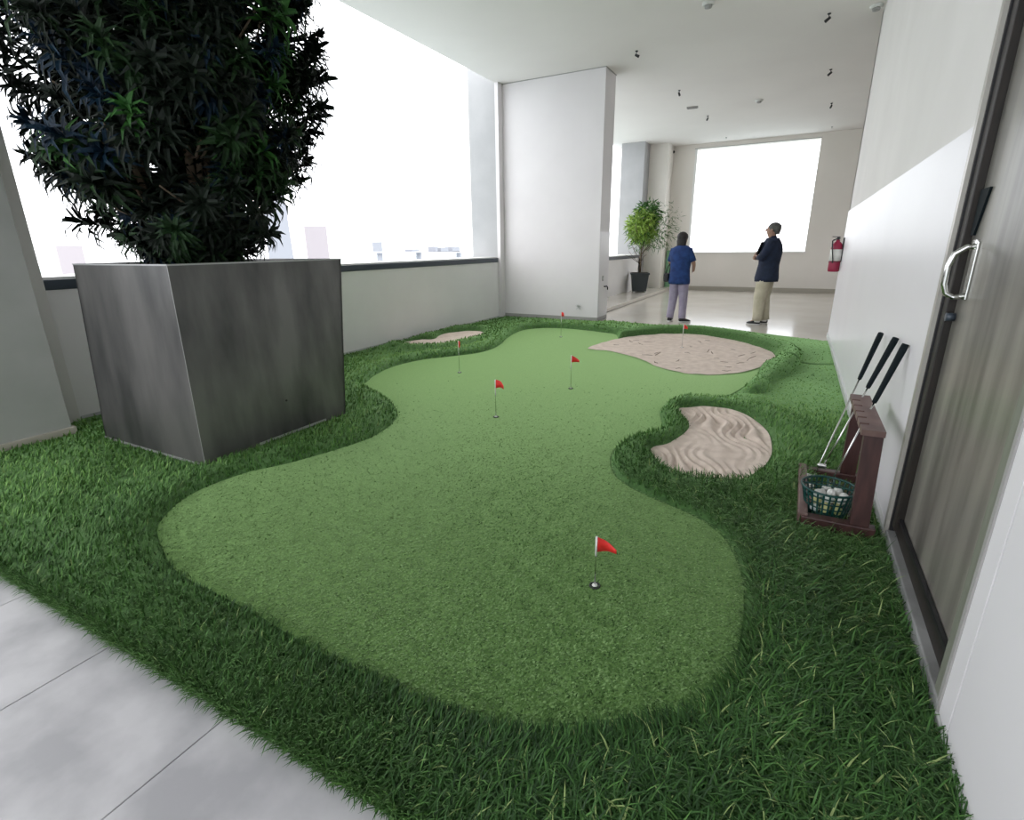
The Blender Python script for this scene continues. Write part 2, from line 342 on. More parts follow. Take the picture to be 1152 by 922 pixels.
COLLAR = smooth(W([(645, 386), (662, 379), (700, 374), (750, 370.5), (815, 374), (868, 382), (896, 393), (899, 404), (893, 418), (875, 427), (863, 434), (861, 441), (845, 445), (838, 430), (850, 420), (800, 418), (740, 405), (690, 392), (655, 391)]), 4)
TURF = np.array([(XL+.008, .50), (.385, .50), (.385, 6.43), (.1, 6.56), (-.26, 6.72), (-.66, 6.95), (-1.1, 7.0), (-1.55, 6.95), (-1.94, 7.02), (-2.2, 7.06), (-2.34, 6.93), (XL+.008, 6.93)])
HOLES = [(.5, 0)]
def inside(P, X, Y):
    r = np.zeros(X.shape, bool); n = len(P)
    for i in range(n):
        x1, y1 = P[i]; x2, y2 = P[(i+1) % n]
        if y1 == y2: continue
        r ^= ((y1 > Y) != (y2 > Y)) & (X < (x2-x1)*(Y-y1)/(y2-y1)+x1)
    return r
def sdf(P, X, Y):
    d = np.full(X.shape, 1e9); n = len(P)
    for i in range(n):
        a, b = P[i], P[(i+1) % n]; vx, vy = b-a; L = vx*vx+vy*vy+1e-12
        t = np.clip(((X-a[0])*vx+(Y-a[1])*vy)/L, 0, 1); d = np.minimum(d, (X-a[0]-t*vx)**2+(Y-a[1]-t*vy)**2)
    return np.sqrt(d)*np.where(inside(P, X, Y), -1, 1)
GS = .02; gx = np.arange(XL-.02, .44, GS); gy = np.arange(.44, 7.14, GS); GX, GY = np.meshgrid(gx, gy, indexing='ij')
DG = sdf(GREEN, GX, GY); D1 = sdf(B1, GX, GY); D2 = sdf(B2, GX, GY); D3 = sdf(B3, GX, GY); DO = -sdf(TURF, GX, GY)
DMIN = np.minimum(np.minimum(DG, D1), np.minimum(D2, D3))
DB = np.minimum(D1, np.minimum(D2, D3))
nz = rng.normal(size=(14, 20)); 
def lowf(X, Y):
    return (np.sin(X*5.1+1.3*np.sin(Y*3.7))+np.sin(Y*6.3+X*2.1+1.7)+.6*np.sin(X*11+Y*9.))/2.6
# the long turf swells into a low rim round the green and the bunkers
amp = .026+.040*np.clip((GY-2.2)/2.5, 0, 1)+.022*np.exp(-(D3/.25)**2)*(D3 > 0)
rim = amp*np.exp(-((np.clip(DMIN, 0, 9)-.13)/.13)**2)*np.clip(DO/.15, 0, 1)
DCL = sdf(COLLAR, GX, GY)
flatz = np.clip((GY-3.3)/.5, 0, 1)*np.clip((GX+1.1)/.6, 0, 1)*np.clip(DCL/.02, 0, 1)      # pressed-flat sheet on the far right
rim = rim*(1-.7*flatz)+.024*np.clip(-DCL/.06, 0, 1)
HZ = .006+rim+.006*lowf(GX, GY)*np.clip(DMIN/.2, 0, 1)
seam = np.exp(-((GY-5.05-.25*GX+.04*np.sin(GX*9))/.018)**2)*(GX > -.25)*.018   # overlapping turf sheets on the right
HZ = HZ-seam*(DMIN > .1)
HZ = np.where(DMIN < 0, -.001, HZ*np.clip(DMIN/.03, 0, 1)); HZ = np.maximum(HZ, -.002)
def samp(G, x, y):
    i = np.clip((x-gx[0])/GS, 0, len(gx)-1.001); j = np.clip((y-gy[0])/GS, 0, len(gy)-1.001); i0 = i.astype(int); j0 = j.astype(int); a = i-i0; b = j-j0
    return G[i0, j0]*(1-a)*(1-b)+G[i0+1, j0]*a*(1-b)+G[i0, j0+1]*(1-a)*b+G[i0+1, j0+1]*a*b
# ground sheet of the long turf
keep = DO > -.012
idx = -np.ones(GX.shape, int); idx[keep] = np.arange(keep.sum())
q = keep[:-1, :-1] & keep[1:, :-1] & keep[1:, 1:] & keep[:-1, 1:]
I, J = np.nonzero(q)
F = np.stack([idx[I, J], idx[I+1, J], idx[I+1, J+1], idx[I, J+1]], 1)
V = np.stack([GX[keep], GY[keep], HZ[keep]], 1)
turf = tag(np_mesh('turf_ground', V, F, M['turf_base'], smooth=True), 'rough green artificial lawn laid round the putting green', 'lawn', kind='stuff')

# long blades
def scatter(n_cell, mask):
    I, J = np.nonzero(mask); lam = n_cell[I, J]; cnt = rng.poisson(lam); ii = np.repeat(I, cnt); jj = np.repeat(J, cnt)
    return gx[ii]+rng.random(len(ii))*GS, gy[jj]+rng.random(len(ii))*GS
DC = np.sqrt(GX**2+GY**2+1)
def blades(name, x, y, z, L, Wd, lean, ang, tone, m, seg=3, parent=None):
    n = len(x); ts = np.linspace(0, 1, seg+1); V = np.zeros((n, 2*seg+1, 3), np.float32)
    ca, sa = np.cos(ang), np.sin(ang)
    for k, t in enumerate(ts):
        th = lean*(.35+.65*t)
        r = L*t*np.sin(th); h = L*t*np.cos(th)
        px, py, pz = x+ca*r, y+sa*r, z+np.maximum(h, .001)
        if k < seg:
            w = Wd*(1-.55*t)/2; V[:, 2*k] = np.stack([px-sa*w, py+ca*w, pz], 1); V[:, 2*k+1] = np.stack([px+sa*w, py-ca*w, pz], 1)
        else: V[:, 2*k] = np.stack([px, py, pz], 1)
    f = []
    for k in range(seg-1): f += [(2*k, 2*k+1, 2*k+3), (2*k, 2*k+3, 2*k+2)]
    f.append((2*seg-2, 2*seg-1, 2*seg)); f = np.array(f)
    F = (f[None]+(np.arange(n)*(2*seg+1))[:, None, None]).reshape(-1, 3)
    o = np_mesh(name, V.reshape(-1, 3), F, m, parent, attr=np.repeat(tone, 2*seg+1)); return o
PLX0, PLX1, PLY0, PLY1 = -3.30, -2.39, 1.34, 2.26
planted = (GX > PLX0) & (GX < PLX1) & (GY > PLY0) & (GY < PLY1)
col_in = (GX < -3.55) & (GY > .85) & (GY < 1.32)
mask = (DMIN > .004) & (DO > -.002) & ~planted & ~col_in
dens = 62000/DC**2*GS*GS
x, y = scatter(dens, mask)
d = np.sqrt(x*x+y*y+1); z = samp(HZ, x, y)-.002; n = len(x); dm = samp(DMIN, x, y); do = samp(DO, x, y)
sx = np.clip((x+.75)/.5, 0, 1)*np.clip((2.6-y)/.8, 0, 1)         # loose longer pile at the lower right
size = np.maximum(1, d/2.1); fz = samp(flatz, x, y); cl = (samp(DCL, x, y) < 0)
L = (1-.62*fz)*np.where(cl, .45, 1)*(.036+.030*sx)*(.6+.7*rng.random(n))*np.clip(.8+.10*size, 0, 1.25)*np.clip(.65+dm/.15, 0, 1)*np.clip(1.35-d*.13, .5, 1)
Wd = .0042*size*(.7+.6*rng.random(n))
flow = 2.2*np.sin(x*1.9+.8*np.sin(y*2.3))+1.6*np.sin(y*1.7+1.1)+.8*np.sin(7*x+5*y)
# fringe hair turns away from the green's edge
gxg, gyg = np.gradient(DMIN, GS); tox, toy = samp(gxg, x, y), samp(gyg, x, y)
edge = np.exp(-(dm/.06)**2)
ang = flow*.5+rng.normal(0, 1, n)*(.9+.5*sx); ang = np.where(rng.random(n) < edge*.7, np.arctan2(-toy, -tox)+rng.normal(0, .5, n), ang)
lean = np.clip(.65+.50*sx+rng.normal(0, .30, n), .05, 1.5); lean = np.where(edge > .5, lean*.75, lean); lean = np.clip(lean+.5*fz, 0, 1.5)
patch = .10*lowf(x*.8, y*.8)+.05*lowf(x*3, y*3+1)
tone = np.clip(.42+patch+rng.normal(0, .17, n)+.42*np.clip((d-1.9)/2.3, 0, 1), 0, .93); tone = np.clip(tone-.15*np.clip((3-d)/1.2, 0, 1)-.04*sx+.04*fz-.12*cl, 0, .93); tone = np.where(rng.random(n) < .010+.03*sx, .97, tone)  # far blades lightened with eye distance, grazing sheen put into the colour
# blades hanging over the lawn's front edge
ne = 9000; xe = rng.uniform(XL+.02, .38, ne); ye = .50+rng.random(ne)**1.5*.03; de = np.sqrt(xe*xe+ye*ye+1)
x = np.append(x, xe); y = np.append(y, ye); z = np.append(z, np.full(ne, .004)); n += ne
L = np.append(L, .034*(.5+rng.random(ne))); Wd = np.append(Wd, .0042*np.maximum(1, de/2.1)*(.7+.5*rng.random(ne)))
ang = np.append(ang, -1.57+rng.normal(0, .7, ne)); lean = np.append(lean, np.clip(.85+rng.normal(0, .3, ne), .2, 1.4)); tone = np.append(tone, np.clip(.38+rng.normal(0, .17, ne), 0, .9))
print('long blades', n)
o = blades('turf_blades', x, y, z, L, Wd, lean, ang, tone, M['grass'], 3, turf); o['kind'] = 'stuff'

# putting green: a flat sheet plus its short curly pile
def sheet(name, P, z, m, step=.05, zf=None, parent=None, smooth_=True):
    x0, y0 = P.min(0); x1, y1 = P.max(0); X, Y = np.meshgrid(np.arange(x0, x1, step), np.arange(y0, y1, step), indexing='ij')
    X = X+rng.uniform(-.1, .1, X.shape)*step; D = sdf(P, X, Y); k = D < -step*.45
    pts = [Vector(p) for p in P]+[Vector((a, b)) for a, b in zip(X[k], Y[k])]
    nP = len(P); r = delaunay_2d_cdt(pts, [(i, (i+1) % nP) for i in range(nP)], [], 1, 1e-6)
    vs = np.array([tuple(v) for v in r[0]]); zz = np.full(len(vs), z) if zf is None else zf(vs[:, 0], vs[:, 1])
    F = np.array([f for f in r[2] if len(f) == 3])
    a, b, c = vs[F[:, 0]], vs[F[:, 1]], vs[F[:, 2]]; cr = (b[:, 0]-a[:, 0])*(c[:, 1]-a[:, 1])-(b[:, 1]-a[:, 1])*(c[:, 0]-a[:, 0])
    F = np.where((cr < 0)[:, None], F[:, ::-1], F)
    return np_mesh(name, np.column_stack([vs, zz]), F, m, parent, smooth=smooth_)
green = tag(sheet('putting_green', GREEN, .007, M['putt'], .12), 'smooth short-pile putting green in a wavy outline', 'putting green')
mk = (DG < -.004) & (D2 > .01)
dens = 100000/DC**2*GS*GS*np.clip((4.3-DC)/2.0, 0, 1)
x, y = scatter(dens, mk); n = len(x); d = np.sqrt(x*x+y*y+1); size = np.maximum(1, d/2.2)
flow = .8*np.sin(x*4+y*3)+rng.normal(0, .9, n)
tone = np.clip(.48+.12*lowf(x*9, y*9)+rng.normal(0, 1, n)*np.interp(d, [1.3, 3], [.30, .08])+np.interp(d, [1.8, 3.2], [0, .30]), 0, 1)  # far pile lightened in colour to follow the sheet's sheen
print('pile', n)
o = blades('short_pile', x, y, np.full(n, .006), .009*(.6+.8*rng.random(n))/size, .0050*size*(.7+.6*rng.random(n)), np.clip(1.35+rng.normal(0, .25, n), .6, 1.55), flow, tone, M['pile'], 2, green); o['kind'] = 'stuff'

# sand bunkers
def z3(X, Y):
    D = -sdf(B3, X, Y)
    c = np.array([-.48, 2.30]); u = X*1.0+Y*.35+.030*np.sin(Y*16+X*4)+.018*np.sin(X*23-Y*9)
    w = np.sin(u*112+1.5*np.sin(Y*9))
    return .013+.012*np.sign(w)*np.abs(w)**.7*np.clip(D/.05, 0, 1)*(.55+.45*np.sin(Y*7+X*5))+.006*lowf(X*3, Y*3)
def z2(X, Y): return .013+.0035*lowf(X*4, Y*4)+.002*np.sin(X*31+Y*17)*np.sin(Y*29)
sb = [sheet('sand_bunker', B3, 0, M['sand'], .010, z3), sheet('sand_bunker', B2, 0, M['sand'], .035, z2), sheet('sand_bunker', B1, 0, M['sand'], .04, z2)]
tag(sb[0], 'kidney-shaped sand bunker raked in deep wavy ripples', 'bunker'); tag(sb[1], 'largest sand bunker, at the far right edge of the putting green', 'bunker')
tag(sb[2], 'small smooth sand bunker beside the left parapet', 'bunker')
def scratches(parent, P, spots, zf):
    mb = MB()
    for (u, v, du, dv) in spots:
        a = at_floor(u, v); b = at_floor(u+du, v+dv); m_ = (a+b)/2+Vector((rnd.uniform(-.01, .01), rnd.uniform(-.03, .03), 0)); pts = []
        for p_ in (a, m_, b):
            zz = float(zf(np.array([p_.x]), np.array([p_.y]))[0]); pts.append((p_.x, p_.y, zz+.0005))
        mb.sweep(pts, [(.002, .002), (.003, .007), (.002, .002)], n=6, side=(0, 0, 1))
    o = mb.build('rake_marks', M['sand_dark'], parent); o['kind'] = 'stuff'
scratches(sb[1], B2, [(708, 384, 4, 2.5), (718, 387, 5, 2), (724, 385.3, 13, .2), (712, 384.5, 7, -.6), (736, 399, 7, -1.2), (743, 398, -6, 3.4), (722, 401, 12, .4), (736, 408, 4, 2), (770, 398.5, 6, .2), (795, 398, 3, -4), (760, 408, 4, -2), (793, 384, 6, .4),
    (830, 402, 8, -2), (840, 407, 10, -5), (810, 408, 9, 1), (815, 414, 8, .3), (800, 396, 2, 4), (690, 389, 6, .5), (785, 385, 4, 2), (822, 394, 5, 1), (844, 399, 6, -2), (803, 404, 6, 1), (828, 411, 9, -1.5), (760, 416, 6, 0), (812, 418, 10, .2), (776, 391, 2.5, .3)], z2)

# ---------------------------------------------------------------- flags in their cups
def flag_at(u, v, h, rz, label, shape=0, cloth='red'):
    P = at_floor(u, v, .008)
    t = empty('golf_flag', P, rz, label, 'golf flag', 'small red golf flags standing in their cups')
    cup = MB(); cup.lathe([(.014, .001), (.017, .001), (.017, .004), (.0135, .004), (.013, .0005)], n=20); cup.build('cup', M['black'], t)
    MB().lathe([(.0001, .003), (.009, .003), (.008, .006), (.0001, .007)], n=14).build('cup_insert', M['white'], t)
    MB().sweep([(0, 0, .004), (0, 0, h)], .0019, n=8).build('pole', M['steel'], t)
    MB().sweep([(0, 0, h*.62), (0, 0, h)], .0032, n=8).build('sleeve', M['white'], t)
    n = 8; Vv = []; Ff = []; hh = .052; ln = .060
    for i in range(n+1):
        a = i/n
        for sdd in (0, 1):
            wv = .010*math.sin(a*4.2)*a**.5+.008*a
            top = h-.001-(.030*a*a if shape else .034*a); bot = h-hh-.001+(.006*math.sin(a*3) if shape else .006*a)
            if sdd == 0: Vv += [(a*ln, wv, top), (a*ln, wv, bot)]
            else: Vv += [(a*ln, wv+.0015, top), (a*ln, wv+.0015, bot)]
    for i in range(n):
        k = i*4; Ff += [(k, k+4, k+5, k+1), (k+2, k+3, k+7, k+6), (k, k+2, k+6, k+4), (k+1, k+5, k+7, k+3)]
    Ff += [(0, 1, 3, 2), (n*4, n*4+2, n*4+3, n*4+1)]
    np_mesh('flag', np.array(Vv), np.array(Ff), M[cloth], t, smooth=True)
    return t
flag_at(669, 659, .172, .15, 'nearest golf flag, alone at the front of the putting green', 0)
flag_at(558, 469, .236, -.1, 'golf flag in the middle of the green, second nearest to the camera', 1)
flag_at(642, 437, .248, .1, 'golf flag in front of the largest sand bunker, third nearest', 0)
flag_at(517, 419, .268, -.9, 'leftmost golf flag, in front of the small bunker', 1)
flag_at(631, 379, .285, -.6, 'farthest golf flag, before the big white column', 1)
flag_at(767, 391, .235, 1.0, 'golf flag standing in the sand of the largest bunker', 1, )

# ---------------------------------------------------------------- steel planter and its tree
pl = empty('planter_box', (-2.85, 1.85, 0), 0, 'large square grey steel planter box holding the dark tree', 'planter')
def PB(x, y, z): return Vector((x+2.85, y-1.85, z))
t0, t1, s0, s1, ht = -3.255, -2.440, 1.378, 2.400, .940
b0, b1, c0, c1_ = -3.295, -2.392, 1.342, 2.255, 
def side(a0, a1, A0, A1, nrm, name='side_panel', th=.014):
    a0, a1, A0, A1 = [PB(*p) for p in (a0, a1, A0, A1)]; n = Vector(nrm)*-th
    MB().prism([a0, a1, a1+n, a0+n, A0, A1, A1+n, A0+n]).build(name, M['planter'], pl)
g = .0012
side((b0, c0, .012), (b1-g, c0, .012), (t0, s0, ht), (t1-g, s0, ht), (0, -1, 0))
side((b1, c0+g, .012), (b1, c1_, .012), (t1, s0+g, ht), (t1, s1, ht), (1, 0, 0))
side((b0, c1_, .012), (b1, c1_, .012), (t0, s1, ht), (t1, s1, ht), (0, 1, 0))
side((b0, c0, .012), (b0, c1_, .012), (t0, s0, ht), (t0, s1, ht), (-1, 0, 0))
rm = MB()
for a, b in (((t0, s0), (t1, s0)), ((t1, s0), (t1, s1)), ((t1, s1), (t0, s1)), ((t0, s1), (t0, s0))):
    rm.beam(PB(a[0], a[1], ht+.002), PB(b[0], b[1], ht+.002), .007, .005, side=(0, 0, 1))
rm.build('rim', M['planter_edge'], pl)
bb = MB()
bb.beam(PB(b0, c0-.002, .014), PB(b1, c0-.002, .014), .006, .010, side=(0, 1, 0)); bb.beam(PB(b1+.002, c0+.30, .022), PB(b1+.002, c1_-.16, .022), .006, .012, side=(1, 0, 0)); bb.beam(PB(b1, c0, .012), PB(t1, s0, ht), .002, .002)
bb.build('worn_edge', M['planter_edge'], pl)
MB().box(t0+.02+2.85, t1-.02+2.85, s0+.02-1.85, s1-.02-1.85, .86, .89).build('soil', M['soil'], pl)
bo = MB(); p_ = at_x(321, 450, -2.4); bo.sweep([(-2.392+2.85, p_.y-1.85, p_.z), (-2.405+2.85+.016, p_.y-1.85, p_.z)], .006, n=8); bo.build('bolt', M['black'], pl)

def rosette(seed, nl=26, L=.132, w=.023):
    r = np.random.default_rng(seed); V = []; F = []
    for k in range(nl):
        a = k*2.399+r.normal(0, .15); f = k/nl; up = .15+1.25*f+r.normal(0, .12); base = np.array([0, 0, -.07+.08*f]); l = L*(.75+.4*r.random())*(1-.25*f)
        dirh = np.array([math.cos(a), math.sin(a), 0]); sdv = np.array([-math.sin(a), math.cos(a), 0])
        pts = []
        for t in (0, .35, .7, 1):
            ang = up-.75*t*t; pts.append(base+dirh*l*t*math.cos(ang)+np.array([0, 0, 1])*l*t*math.sin(ang))
        b = len(V); ws_ = (.35, 1, .7)
        for i, wd in enumerate(ws_):
            V += [pts[i]-sdv*w*wd/2+np.array([0, 0, .003]), pts[i], pts[i]+sdv*w*wd/2+np.array([0, 0, .003])]
        V.append(pts[3])
        for i in range(2):
            q_ = b+3*i; F += [(q_, q_+1, q_+4, q_+3), (q_+1, q_+2, q_+5, q_+4)]
        q_ = b+6; F += [(q_, q_+1, b+9, b+9), (q_+1, q_+2, b+9, b+9)]
    V = np.array(V); T = []
    for f in F:
        if f[2] == f[3]: T.append(f[:3])
        else: T += [(f[0], f[1], f[2]), (f[0], f[2], f[3])]
    return V, np.array(T)
ROS = [rosette(s) for s in range(5)]
def rmesh(nm, vt, m):
    me = bpy.data.meshes.new(nm); me.from_pydata([tuple(v) for v in vt[0]], [], [tuple(map(int, f)) for f in vt[1]]); me.materials.append(m)
    return me
RM_ = {(i, j): rmesh('leaf_rosette', ROS[i], M['leafs'][j]) for i in range(5) for j in range(4)}
TC = Vector((-2.88, 1.82, 0))
tree = empty('potted_tree', (TC.x, TC.y, .89), 0, 'dense dark green tree with spiky leaf rosettes growing from the grey planter', 'tree')
prof = [(.93, .17), (1.0, .24), (1.1, .38), (1.25, .50), (1.45, .60), (1.75, .70), (2.05, .74), (2.35, .70), (2.65, .52), (2.85, .28)]
def rad(z): return float(np.interp(z, [p[0] for p in prof], [p[1] for p in prof]))
ros = []
def gap(x, y, z):
    # openings in the crown's lower left and between branches
    return math.sin(x*7.3+z*5.1)+math.sin(y*8.1-z*6.7)+math.sin(z*9.7+x*3+y*4)
for _ in range(70):
    a = rnd.uniform(0, 6.28); f = rnd.uniform(.02, .2); ros.append((math.cos(a)*f, math.sin(a)*f, rnd.uniform(.97, 1.75), a, .4))
while len(ros) < 960:
    z = rnd.uniform(.98, 2.86); a = rnd.uniform(0, 2*math.pi); R_ = rad(z); f = rnd.random()**.42
    x, y = math.cos(a)*R_*f, math.sin(a)*R_*f
    if z < 1.75 and gap(x, y, z) > .55 and rnd.random() < .9: continue
    if z < 1.5 and x < -.2 and rnd.random() < .45: continue
    ros.append((x, y, z, a, f))
cx = lambda z: (-.02, 0)
dist = lambda r: (r[0]+TC.x)**2+(r[1]+TC.y)**2+(r[2]-1)**2
# a few outlying sprays that the photograph shows against the sky
for (u, v, dd) in ((312, 205, 2.60), (345, 60, 2.7), (300, 262, 2.6), (40, 175, 2.7), (95, 250, 2.6), (165, 275, 2.55), (330, 120, 2.65), (340, 90, 2.65), (85, 210, 2.6), (20, 95, 2.7), (60, 190, 2.75), (120, 245, 2.7), (355, 40, 2.7), (290, 240, 2.5), (130, 205, 2.6), (320, 150, 2.6)):
    d_ = ray(u, v); p_ = Vector((0, 0, 1))+d_/FPX*dd*1.0
    ros.append((p_.x-TC.x, p_.y-TC.y, p_.z, math.atan2(p_.y-TC.y, p_.x-TC.x), 1.0))
ros.sort(key=dist)
VV = []; FF = []; off = 0
for i, (x, y, z, a, f) in enumerate(ros):
    up = rnd.uniform(-.15, .9) if z < 1.9 else rnd.uniform(.2, 1.3)
    dv = Vector((math.cos(a)*math.cos(up), math.sin(a)*math.cos(up), math.sin(up)))
    if f < .5: dv = Vector((rnd.uniform(-1, 1), rnd.uniform(-1, 1), rnd.uniform(-.2, 1))).normalized()
    q = dv.to_track_quat('Z', 'Y'); s_ = rnd.uniform(.8, 1.2); k = rnd.random(); j = 0 if k < .58 else 1 if k < .78 else 2 if k < .92 else 3
    if f < .7 and j == 3: j = 0
    if i < 296:
        o = bpy.data.objects.new('leaf_rosette', RM_[(rnd.randrange(5), j)]); C.objects.link(o); o.parent = tree
        o.location = (x, y, z-.89); o.rotation_mode = 'QUATERNION'; o.rotation_quaternion = q; o.scale = (s_,)*3
        if i < 296: pass
    else:
        v_, f_ = ROS[rnd.randrange(5)]; m3 = np.array(q.to_matrix())*s_
        VV.append(v_@m3.T+np.array([x, y, z-.89])); FF.append(f_+off); off += len(v_)
o = np_mesh('foliage', np.vstack(VV), np.vstack(FF), M['leafs'][0], tree); o['kind'] = 'stuff'
# stems rising from the soil into the crown, old hanging leaves around them
for k in range(9):
    a = k*2.4; r0 = .10; r1 = rnd.uniform(.15, .55); zt = rnd.uniform(1.5, 2.5); pts = []
    for t in np.linspace(0, 1, 6): pts.append((math.cos(a)*(r0+(r1-r0)*t**1.3)+.02*math.sin(7*t+k), math.sin(a)*(r0+(r1-r0)*t**1.3)+.02*math.cos(5*t+k), (zt-.89)*t-.01))
    MB().sweep(pts, [.022, .021, .019, .016, .013, .008], n=8).build('stem', M['bark'], tree)
    for b in range(6):
        t = .35+.1*b; i0 = min(int(t*5), 4); p0 = Vector(pts[i0]).lerp(Vector(pts[i0+1]), t*5-i0) if i0 < 5 else Vector(pts[-1])
        a2 = a+rnd.uniform(-1.3, 1.3); ln = rnd.uniform(.2, .42)
        p2 = p0+Vector((math.cos(a2)*ln, math.sin(a2)*ln, rnd.uniform(.0, .2))); R_ = rad(p2.z+.89)
        hr = math.hypot(p2.x, p2.y)
        if hr > R_*.92: p2.x *= R_*.92/hr; p2.y *= R_*.92/hr
        pm = (p0+p2)/2+Vector((0, 0, -.03)); MB().sweep([p0, pm, p2], [.008, .006, .004], n=6).build('branch', M['bark'], tree)

# ---------------------------------------------------------------- club rack, basket, clubs, balls
rk = empty('club_rack', (.238, 2.245, 0), 0, 'reddish brown wooden putter rack standing on the lawn by the right wall', 'rack')
def R0(x, y, z): return (x-.26, y-2.30, z)
def rbox(x0, x1, y0, y1, z0, z1, nm, m='wood', bv=.004):
    a = R0(x0, y0, z0); b = R0(x1, y1, z1); return MB().box(a[0], b[0], a[1], b[1], a[2], b[2], bevel=bv).build(nm, M[m], rk)
rbox(.140, .172, 2.045, 2.560, .012, .062, 'base_rail', 'wood_light'); rbox(.150, .378, 2.035, 2.078, .012, .055, 'base_rail'); rbox(.150, .378, 2.520, 2.560, .012, .055, 'base_rail'); rbox(.172, .37, 2.078, 2.52, .012, .026, 'base_board')
mb = MB(); mb.beam(R0(.330, 2.058, .03), R0(.322, 2.085, .385), .056, .030, side=(1, 0, 0)); mb.build('upright', M['wood'], rk)
mb = MB(); mb.beam(R0(.325, 2.540, .03), R0(.322, 2.515, .385), .056, .030, side=(1, 0, 0)); mb.build('upright', M['wood'], rk)
# slotted top rail
tr = MB(); ys = [2.045, 2.11, 2.128, 2.19, 2.208, 2.27, 2.288, 2.35, 2.368, 2.43, 2.448, 2.535]
tr.box(*[v for v in (R0(.310, 0, 0)[0], R0(.350, 0, 0)[0], ys[0]-2.30, ys[-1]-2.30, .385, .405)])
for a, b in zip(ys[::2], ys[1::2]): tr.box(.282-.26, .310-.26, a-2.30, b-2.30, .385, .405)
tr.build('slotted_top', M['wood_light'], rk)
bk = empty('ball_basket', (.212, 2.118, .027), 0, 'dark green plastic basket of golf balls standing in the putter rack', 'basket')
nb = 28
m1 = MB()
for zz, rr in ((0, .068), (.018, .071), (.04, .076), (.062, .080), (.084, .085)):
    m1.sweep([(rr*math.cos(2*math.pi*k/nb), rr*math.sin(2*math.pi*k/nb), zz) for k in range(nb+1)], .0026, n=5, cap=False)
m1.build('hoops', M['basket'], bk)
m1 = MB(); m1.sweep([(.092*math.cos(2*math.pi*k/nb), .092*math.sin(2*math.pi*k/nb), .104) for k in range(nb+1)], .0045, n=8, cap=False); m1.build('rim', M['basket'], bk)
m1 = MB()
for k in range(nb):
    a = 2*math.pi*k/nb; m1.beam((.068*math.cos(a), .068*math.sin(a), 0), (.091*math.cos(a), .091*math.sin(a), .102), .0060, .002, side=(-math.sin(a), math.cos(a), 0))
m1.build('ribs', M['basket'], bk)
MB().lathe([(.0005, 0), (.070, 0), (.070, .004), (.0005, .004)], n=28).build('bottom', M['basket'], bk)
m1 = MB(); m1.sweep([(.092*math.cos(t), .092*math.sin(t)*.25-.095*math.sin(t)*0-.02*math.sin(t), .104+.0*t) for t in np.linspace(0, math.pi, 12)], .003, n=6); m1.build('handle', M['basket'], bk)
BC = [M['white'], mat('pink_ball', (.72, .40, .36), .4), mat('yellow_ball', (.60, .58, .25), .4)]
def gball(p, c, label, group='golf balls in and round the green basket'):
    o = MB().ball((0, 0, 0), .0165, seg=14).build('golf_ball', BC[c]); o.location = p; tag(o, label, 'golf ball', group)
inb = []
for k in range(60):
    for _ in range(400):
        zz = .050+.020*rnd.random()+.034*rnd.randrange(2); r_ = rnd.uniform(0, .054); a = rnd.uniform(0, 6.28); p = Vector((.212+r_*math.cos(a), 2.118+r_*math.sin(a), zz))
        if all((p-q_).length > .0335 for q_ in inb): inb.append(p); break
    if len(inb) >= 15: break
for i, p in enumerate(inb): gball(p, 0 if i % 3 else 2, 'golf ball lying in the green basket' if i % 3 else 'yellowish golf ball lying in the green basket', 'white golf balls in the basket' if i % 3 else 'yellowish golf balls in the basket')
gball(at_floor(907.5, 536, .043), 0, 'white golf ball at the far left corner of the rack base'); gball(at_floor(908, 561, .043), 1, 'pink golf ball between basket and rack rail', None); gball(at_floor(911, 547, .043), 0, 'white golf ball left of the green basket')

def club(bot, top, label, kind=0):
    bot, top = Vector(bot), Vector(top); t = empty('putter', bot, 0, label, 'golf club', 'putters leaning in the rack')
    G_ = (.67, .62, .61)[kind]
    v = top-bot; g0 = G_; MB().sweep([(0, 0, 0), v*.3, v*(g0+.01)], [.0026, .0030, .0034], n=10).build('shaft', M['steel'], t)
    MB().sweep([v*g0, v*(g0+.02), v*.97, v], [.0075, .0088, .0125, .0115], n=14).build('grip', M['grip'], t)
    h = MB(); h.box(-.022, .012, -.009, .009, -.010, .008, bevel=.004); h.build('club_head', M['steel' if kind == 1 else 'white'], t)
    return t
club(at_x(915, 536, .178), at_x(991, 375, .375), 'putter with its head at the rack\'s left rail, grip farthest left', 0)
club(at_x(926, 524, .200), at_x(1008, 380, .380), 'middle one of the three putters in the rack', 1)
club(at_x(931, 549, .215), at_x(1019, 387, .382), 'putter nearest to the door, grip farthest right', 2)

# ---------------------------------------------------------------- fire extinguisher on the wall
ep = at_x(944, 313, .325)
ex = empty('fire_extinguisher', (.335, 6.62, ep.z), 0, 'red fire extinguisher with white label hanging on the right wall\'s far end', 'extinguisher')
MB().lathe([(.045, 0), (.052, .006), (.054, .03), (.054, .235), (.048, .27), (.030, .295), (.018, .305), (.018, .32)], n=24).build('cylinder', M['ext'], ex)
MB().lathe([(.0548, .11), (.0548, .225)], n=24).build('label_sleeve', M['white'], ex)
m1 = MB(); m1.beam((.02, 0, .345), (-.055, -.01, .352), .018, .007, side=(0, 1, 0)); m1.beam((.02, 0, .332), (-.045, -.01, .322), .014, .006, side=(0, 1, 0)); m1.box(-.012, .012, -.012, .012, .318, .352); m1.build('valve_lever', M['black'], ex)
m1 = MB(); m1.sweep([(-.015, -.01, .33), (-.05, -.04, .31), (-.045, -.055, .25), (-.022, -.060, .12), (-.02, -.058, .09)], .006, n=8); m1.build('hose', M['black'], ex)
